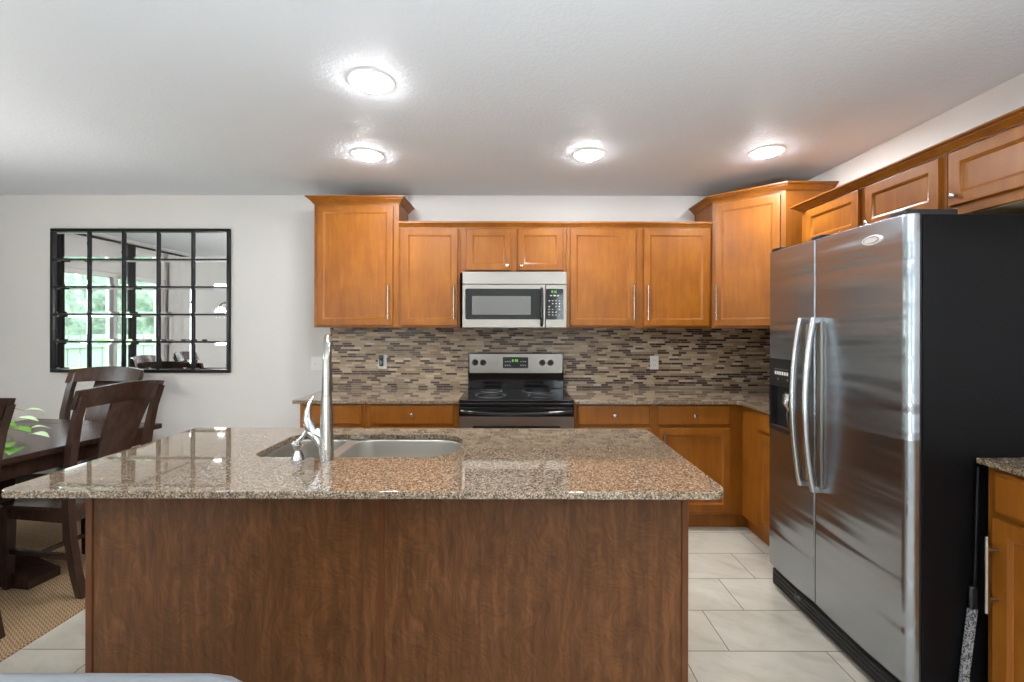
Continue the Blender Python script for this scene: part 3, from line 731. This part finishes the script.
for i in range(5):
    for j in range(5):
        a0 = x0 + t + pw * i + (b if i else 0); a1 = x0 + t + pw * (i + 1) - (b if i < 4 else 0); c0 = z0 + t + ph * j + (b if j else 0); c1 = z0 + t + ph * (j + 1) - (b if j < 4 else 0)
        tx = random.uniform(-.0012, .0012); tz = random.uniform(-.0012, .0012)
        def rg(k, d):
            L = []
            for (xx, zz) in ((a0 + k, c0 + k), (a1 - k, c0 + k), (a1 - k, c1 - k), (a0 + k, c1 - k)): L.append((xx, -.004 - d - (tx * (xx - a0) + tz * (zz - c0)) * (1 if d > .001 else 0), zz))
            return L
        MB().quadloft([rg(0, 0), rg(0, .0030), rg(.016, .0048)]).build('pane', M['mirror'], r, smooth=False)
tag(r, 'large black framed grid mirror of twenty-five panes on grey wall', 'mirror')

# ------------------------------------------------------------------ dining area
rug = MB().prism([(-2.13, -1.50), (-2.185, -2.9), (-4.45, -2.82), (-4.4, -.22), (-2.08, -.30)], 0.0, .010, .003).build('jute_rug', M['jute'])
tag(rug, 'tan woven jute rug on the tile floor under the dining set', 'rug')
RZ = .010; TA = R(-8.4); TC = Vector((-2.355, -.715, RZ))   # far right corner of the table
def table():
    r = empty('dining_table', (0, 0, 0)); w, l, h = 1.04, 2.15, .752
    m = MB(); m.box(-w, 0, -l + .12, -.12, h - .032, h, .004, 2); m.box(-w, 0, -.118, 0, h - .034, h, .004, 2); m.box(-w, 0, -l, -l + .118, h - .034, h, .004, 2); m.build('tabletop', M['dark_wood'], r)
    a = MB(); a.box(-w + .06, -.045, -l + .1, -.05, h - .12, h - .034, .003, 1); a.build('apron', M['dark_wood'], r)
    for cy in (-.58, -l + .58):
        tr = MB(); tr.box(-w / 2 - .14, -w / 2 + .14, cy - .045, cy + .045, .10, h - .12, .006, 2); tr.build('pedestal', M['dark_wood'], r)
        f = MB(); n = 16; lo = []; 
        for i in range(n + 1):
            u = -1 + 2 * i / n; x = -w / 2 + u * .40; top = .045 + .085 * max(0, 1 - abs(u) ** 1.4) ; wd = .075
            lo.append([(x, cy - wd, 0), (x, cy + wd, 0), (x, cy + wd, top), (x, cy - wd, top)])
        f.quadloft(lo); f.build('trestle_foot', M['dark_wood'], r)
    MB().box(-w / 2 - .03, -w / 2 + .03, -l + .62, -.62, .25, .33, .004, 1).build('stretcher', M['dark_wood'], r)
    return r
tb = table(); tb.location = TC; tb.rotation_euler = (0, 0, TA); tag(tb, 'long dark wood trestle dining table on the jute rug', 'table')
def sec(c, hx, hy): x, y, z = c; return [(x - hx, y - hy, z), (x + hx, y - hy, z), (x + hx, y + hy, z), (x - hx, y + hy, z)]
def chair():
    r = empty('dining_chair', (0, 0, 0)); W2 = .185
    # saddle seat
    m = MB(); nx, ny = 16, 12; top = []; bot = []
    for j in range(ny + 1):
        rt = []; rb = []
        for i in range(nx + 1):
            u = -1 + 2 * i / nx; v = -1 + 2 * j / ny; hw = .220 + .012 * v - .02 * max(0, abs(v) - .8) * 5 * (abs(u) > .9)
            x = u * hw; y = v * .225 + .01; z = .462 - .016 * (1 - u * u) * (1 - v * v) - .006 * max(0, v) ** 3
            rt.append(m.bm.verts.new((x, y, z))); rb.append(m.bm.verts.new((x * .985, y * .985, .438)))
        top.append(rt); bot.append(rb)
    for j in range(ny):
        for i in range(nx):
            m.bm.faces.new((top[j][i], top[j][i + 1], top[j + 1][i + 1], top[j + 1][i])); m.bm.faces.new((bot[j][i], bot[j + 1][i], bot[j + 1][i + 1], bot[j][i + 1]))
    ring_t = top[0][:] + [top[j][nx] for j in range(1, ny + 1)] + top[ny][:nx][::-1] + [top[j][0] for j in range(ny - 1, 0, -1)]
    ring_b = bot[0][:] + [bot[j][nx] for j in range(1, ny + 1)] + bot[ny][:nx][::-1] + [bot[j][0] for j in range(ny - 1, 0, -1)]
    for a in range(len(ring_t)): b = (a + 1) % len(ring_t); m.bm.faces.new((ring_t[b], ring_t[a], ring_b[a], ring_b[b]))
    m.build('seat', M['dark_wood'], r)
    spl = [(-.275, 0), (-.240, .12), (-.212, .28), (-.200, .45), (-.205, .60), (-.225, .76), (-.262, .92), (-.305, 1.045)]
    for s in (-1, 1):
        m = MB(); m.quadloft([sec((s * (W2 + .004 + .02 * (z / 1.05)), y, z), .017, .021 if z < .8 else .017) for y, z in spl]); m.build('leg', M['dark_wood'], r)
    for s in (-1, 1):
        m = MB(); m.quadloft([sec((s * .190, .200, 0), .015, .015), sec((s * .190, .198, .2), .019, .019), sec((s * .190, .195, .44), .022, .022)]); m.build('leg', M['dark_wood'], r)
    m = MB(); m.box(-.185, .185, .185, .205, .375, .44, .003, 1).box(-.185, .185, -.205, -.187, .375, .44, .003, 1)
    for s in (-1, 1): m.box(s * .188 - .010, s * .188 + .010, -.19, .19, .375, .44, .003, 1)
    m.build('apron', M['dark_wood'], r)
    for s in (-1, 1): MB().box(s * .188 - .009, s * .188 + .009, -.205, .195, .185, .215, .003, 1).build('stretcher', M['dark_wood'], r)
    MB().box(-.182, .182, -.012, .008, .19, .212, .003, 1).build('stretcher', M['dark_wood'], r)
    # crest rail: curved plank, arched top
    m = MB(); lo = []; n = 18
    for i in range(n + 1):
        u = -1 + 2 * i / n; x = u * .232; yb = -.300 - .050 * (1 - u * u); zt = 1.072 + .022 * (1 - u * u); zb = .975 + .012 * (1 - u * u)
        ln = .035
        lo.append([(x, yb - .012 + ln, zb), (x, yb + .012 + ln, zb), (x, yb + .012 - .0, zt), (x, yb - .012 - .0, zt)])
    m.quadloft(lo); m.build('crest_rail', M['dark_wood'], r)
    m = MB(); lo = []
    for i in range(13):
        t = i / 12; z = .452 + .54 * t; yy = -.198 - .155 * t ** 1.7 + .0; hw = .075 + .035 * t; lo.append([(-hw, yy - .007, z), (-hw * .5, yy - .013, z), (hw * .5, yy - .013, z), (hw, yy - .007, z), (hw, yy + .007, z), (hw * .5, yy + .001, z), (-hw * .5, yy + .001, z), (-hw, yy + .007, z)])
    m.quadloft(lo); m.build('back_splat', M['dark_wood'], r)
    return r
GC = 'dining chairs around the dark table'
c0 = chair(); c0.location = (-2.465, -1.175, RZ); c0.rotation_euler = (0, 0, R(81)); tag(c0, 'dark wood dining chair in full view with broad back splat, right of table', 'chair', GC)
for loc, a, lb in (((-2.61, -1.855), 81, 'dark wood dining chair cut off by the left edge of the photo'),
                   ((-3.10, -.62), 178, 'dark wood dining chair at the far table end below the grid mirror'),
                   ((-3.70, -1.20), -99, 'dark wood dining chair across the table, seen only in the grid mirror beside window'),
                   ((-3.80, -1.92), -99, 'dark wood dining chair across the table, seen only in the mirror, farther from back wall')):
    c = copy_tree(c0); c.location = (*loc, RZ); c.scale = (1.22, 1, 1) if a == 178 else (1, 1, 1); c.rotation_euler = (0, 0, R(a)); c['label'] = lb
# chandelier over the table: out of frame, one shade shows in the mirror and it lights the dining wall
M['shade'] = emis('lit_glass_shade', (1.0, .96, .90), 42)
cx, cy, cz = -3.17, -1.56, 1.66
r = empty('chandelier', (cx, cy, ZC))
MB().lathe((cx, cy, 0), [(.065, ZC), (.062, ZC - .02), (.02, ZC - .03), (.001, ZC - .03)], 28).build('canopy', M['black_metal'], r)
MB().cyl((cx, cy, ZC - .028), (cx, cy, cz + .10), .007).lathe((cx, cy, cz + .06), [(.001, .06), (.02, .05), (.026, .03), (.02, .01), (.001, 0)], 20).build('stem', M['black_metal'], r)
for k in range(5):
    a = R(180 + 72 * k); ex, ey = cx + .29 * cos(a), cy + .29 * sin(a)
    MB().tube([(cx + .015 * cos(a), cy + .015 * sin(a), cz + .09), (cx + .12 * cos(a), cy + .12 * sin(a), cz + .03), (cx + .24 * cos(a), cy + .24 * sin(a), cz + .03), (ex, ey, cz + .01), (ex, ey, cz - .03)], .006, 10).build('arm', M['black_metal'], r)
    MB().lathe((ex, ey, cz - .03), [(.018, .0), (.03, -.012), (.045, -.045), (.058, -.09), (.060, -.10), (.056, -.10), (.04, -.05), (.014, -.01)], 24).build('lamp_shade', M['shade'], r)
tag(r, 'black chandelier with lit bell shades over the dining table, glimpsed in the mirror', 'chandelier')
# plant on table
px, py, pz = -2.80, -1.37, RZ + .752
r = empty('potted_plant', (px, py, pz))
MB().lathe((px, py, pz), [(.045, 0), (.05, .004), (.085, .05), (.095, .10), (.09, .115), (.086, .113), (.088, .10), (.075, .09), (.001, .09)], 32).build('pot', M['ceramic'], r)
MB().lathe((px, py, pz), [(.084, .091), (.084, .097), (.001, .100)], 24).build('soil', M['soil'], r)
rn = random.Random(5)
def leaf(c, d, up, L, w, mat):
    c, d, up = Vector(c), Vector(d).normalized(), Vector(up); s = d.cross(up).normalized(); n = s.cross(d)
    m = MB(); prof = [(0, .02), (.12, .55), (.3, .95), (.5, 1), (.72, .72), (.9, .28), (1, .02)]; top = []
    rows = []
    for t, q in prof:
        b = c + d * L * t - Vector((0, 0, 1)) * L * .35 * t * t
        rows.append([m.bm.verts.new(b - s * w * q + n * w * q * .25), m.bm.verts.new(b), m.bm.verts.new(b + s * w * q + n * w * q * .25)])
    for a, b in zip(rows, rows[1:]):
        for k in range(2): m.bm.faces.new((a[k], a[k + 1], b[k + 1], b[k]))
    o = m.build('leaf', M[mat], r); o.modifiers.new('thickness', 'SOLIDIFY').thickness = .0012
spots = []
for k in range(26):
    a = rn.uniform(-pi, pi); q = rn.uniform(.05, .20); h = rn.uniform(.12, .26) - q * .3; spots.append((px + q * cos(a), py + q * sin(a), pz + max(h, .03), a))
spots += [(px + .21, py - .02, pz + .115, -.1), (px + .28, py - .01, pz + .085, .1), (px + .24, py - .03, pz + .02, -1.1), (px + .12, py - .05, pz + .15, .2), (px + .17, py + .02, pz + .16, .3), (px + .20, py - .05, pz + .05, -.6)]
for k, (x, y, z, a) in enumerate(spots):
    mid = Vector(((px + x) / 2, (py + y) / 2, max(z, pz + .12) + .04))
    MB().tube([(px, py, pz + .097), mid, (x, y, z)], [.0022, .0018, .0012], 6).build('stem', M['stem'], r)
    leaf((x, y, z), (cos(a), sin(a), .15), (0, 0, 1), rn.uniform(.075, .115), rn.uniform(.026, .038), 'leaf' if k % 3 else 'leaf_pale')
tag(r, 'leafy green trailing plant in white bowl on the dining table', 'plant')

# ------------------------------------------------------------------ armchair in the near foreground
def armchair():
    ax0, ax1, ay0, ay1 = -1.38, -.40, -3.50, -2.80
    r = empty('armchair', ((ax0 + ax1) / 2, -3.15, 0))
    m = MB()      # U-shaped shell: rounded top rim, path of sections
    path = []
    ol = [(ax1 - .05, ay0)] + [(ax1 - .05, ay1 - .20)] + [(ax1 - .20 + .15 * cos(R(a)), ay1 - .20 + .15 * sin(R(a))) for a in range(15, 91, 15)]
    ol += [(ax0 + .20 + .15 * cos(R(a)), ay1 - .20 + .15 * sin(R(a))) for a in range(90, 166, 15)] + [(ax0 + .05, ay1 - .20), (ax0 + .05, ay0)]
    n = len(ol); loops = []
    for i, (x, y) in enumerate(ol):
        a = Vector(ol[max(i - 1, 0)]); b = Vector(ol[min(i + 1, n - 1)]); d = (b - a).normalized(); nn = Vector((d.y, -d.x))
        back = min(1, max(0, (y - ay0) / (ay1 - ay0))); zt = .585 + .108 * back ** .7
        L = []
        for k in range(13):
            an = pi * k / 12; L.append((x + nn.x * .045 * cos(an), y + nn.y * .045 * cos(an), zt + .045 * sin(an)))
        L += [(x - nn.x * .045, y - nn.y * .045, .12), (x + nn.x * .045, y + nn.y * .045, .12)]
        loops.append(L)
    m.quadloft(loops); m.build('shell', M['leather'], r)
    MB().box(ax0 + .10, ax1 - .10, ay0 - .02, ay1 - .10, .16, .43, .03, 3).build('seat_cushion', M['leather'], r)
    for x in (ax0 + .07, ax1 - .07):
        for y in (ay0 + .05, ay1 - .10): MB().cyl((x, y, 0), (x, y, .14), .016, .022).build('leg', M['dark_wood'], r)
    tag(r, 'grey armchair whose curved back rim shows at the bottom left', 'armchair')
armchair()

# ------------------------------------------------------------------ mop in the gap beside the refrigerator
r = empty('mop', (1.615, -2.17, 0))
m = MB(); m.quadloft([[(x - .014, -2.128 - .012, z), (x + .012, -2.128 - .012, z), (x + .012, -2.128, z), (x - .014, -2.128, z)] for x, z in ((1.585, .03), (1.597, .20), (1.624, .42))]); m.build('cloth', M['speckle'], r)
MB().box(1.612, 1.638, -2.141, -2.127, .42, .50, .004, 1).build('clip', M['black_plastic'], r)
MB().box(1.552, 1.632, -2.144, -2.124, 0, .032, .004, 1).build('head', M['black_plastic'], r)
MB().cyl((1.630, -2.134, .50), (1.6405, -2.134, .92), .005, seg=10).build('pole', M['black_metal'], r)
tag(r, 'speckled grey cloth mop with black clip standing between refrigerator and cabinet', 'mop')

# ------------------------------------------------------------------ curtains on the left wall (seen in the mirror)
def curtain(y0, y1, mat, label):
    m = MB(); n = max(12, int((y1 - y0) / .018)); lo = []
    pts = [(XL + .05 + .018 * sin(k * 1.25), y0 + (y1 - y0) * k / n) for k in range(n + 1)]
    ol = pts + [(x + .004, y) for x, y in reversed(pts)]; m.prism(ol, .02, 2.425); o = m.build('curtain', M[mat]); return tag(o, label, 'curtain', 'curtains at the sliding door')
o = MB().cyl((XL + .05, -3.0, 2.44), (XL + .05, -.35, 2.44), .014).cyl((XL + .0, -2.95, 2.44), (XL + .05, -2.95, 2.44), .008).cyl((XL + .0, -.40, 2.44), (XL + .05, -.40, 2.44), .008).build('curtain_rod', M['black_metal']); tag(o, 'black curtain rod high on the left wall, seen in the mirror', 'curtain rod')
curtain(-1.06, -.97, 'fabric_dark', 'narrow dark curtain nearest the back wall, seen in the mirror left column')
curtain(-1.96, -1.84, 'fabric_dark', 'dark curtain hanging mid door, seen in the middle of the mirror')
curtain(-2.80, -2.52, 'fabric_white', 'white curtain at the far side of the glazed door, seen in mirror')

# ------------------------------------------------------------------ outside
o = MB().box(-16, XL - .15, -14, 8, -.25, -.12).build('lawn', M['lawn']); tag(o, 'green lawn outside the glazed door, seen in the mirror', 'lawn', kind='stuff')
r = empty('garden_fence', (-9.0, -3, -.12))
for k in range(70):
    pass
m = MB()
for k in range(62): m.box(-8.73, -8.71, -11 + k * .25, -11 + k * .25 + .225, -.10, 1.25)
m.build('fence_board', M['fence'], r)
MB().box(-8.71, -8.67, -11, 4.5, .15, .24).box(-8.71, -8.67, -11, 4.5, 1.0, 1.09).build('rail', M['fence'], r)
tag(r, 'pale green board fence outside, seen only in the mirror', 'fence')
for k, (x, y, s) in enumerate(((-11.2, -9.6, 1.35), (-11.5, -6.4, 1.3), (-11.2, -3.3, 1.35), (-11.5, .0, 1.4), (-11.2, 3.3, 1.35), (-11.5, 6.4, 1.3))):
    bm = bmesh.new(); bmesh.ops.create_icosphere(bm, subdivisions=5, radius=1)
    for v in bm.verts:
        d = 1 + .22 * noise.noise(v.co * 2.2 + Vector((k * 9, 0, 0))) + .10 * noise.noise(v.co * 7 + Vector((k, 3, 0))); v.co = Vector((v.co.x * s * d, v.co.y * s * .95 * d, v.co.z * s * 1.5 * d + s * 1.2))
        v.co += Vector((x, y, 0)); v.co.z = max(v.co.z, -.12)
    m = MB(); m.bm.free(); m.bm = bm; rt = empty('garden_bush', (x, y, -.12)); m.build('foliage', M['hedge'], rt, smooth=False)
    MB().cyl((x, y, -.12), (x, y, .8), .12, .08).build('trunk', M['dark_wood'], rt)
    tag(rt, ['leafy bush farthest to the rear behind the garden fence', 'tall bush behind the fence opposite the living room window', 'low bush behind the fence, just rearward of the glazed door', 'large bush behind the fence opposite the glazed door', 'bush behind the fence past the back wall', 'last bush behind the fence away from the house'][k], 'bush', 'bushes beyond the garden fence')
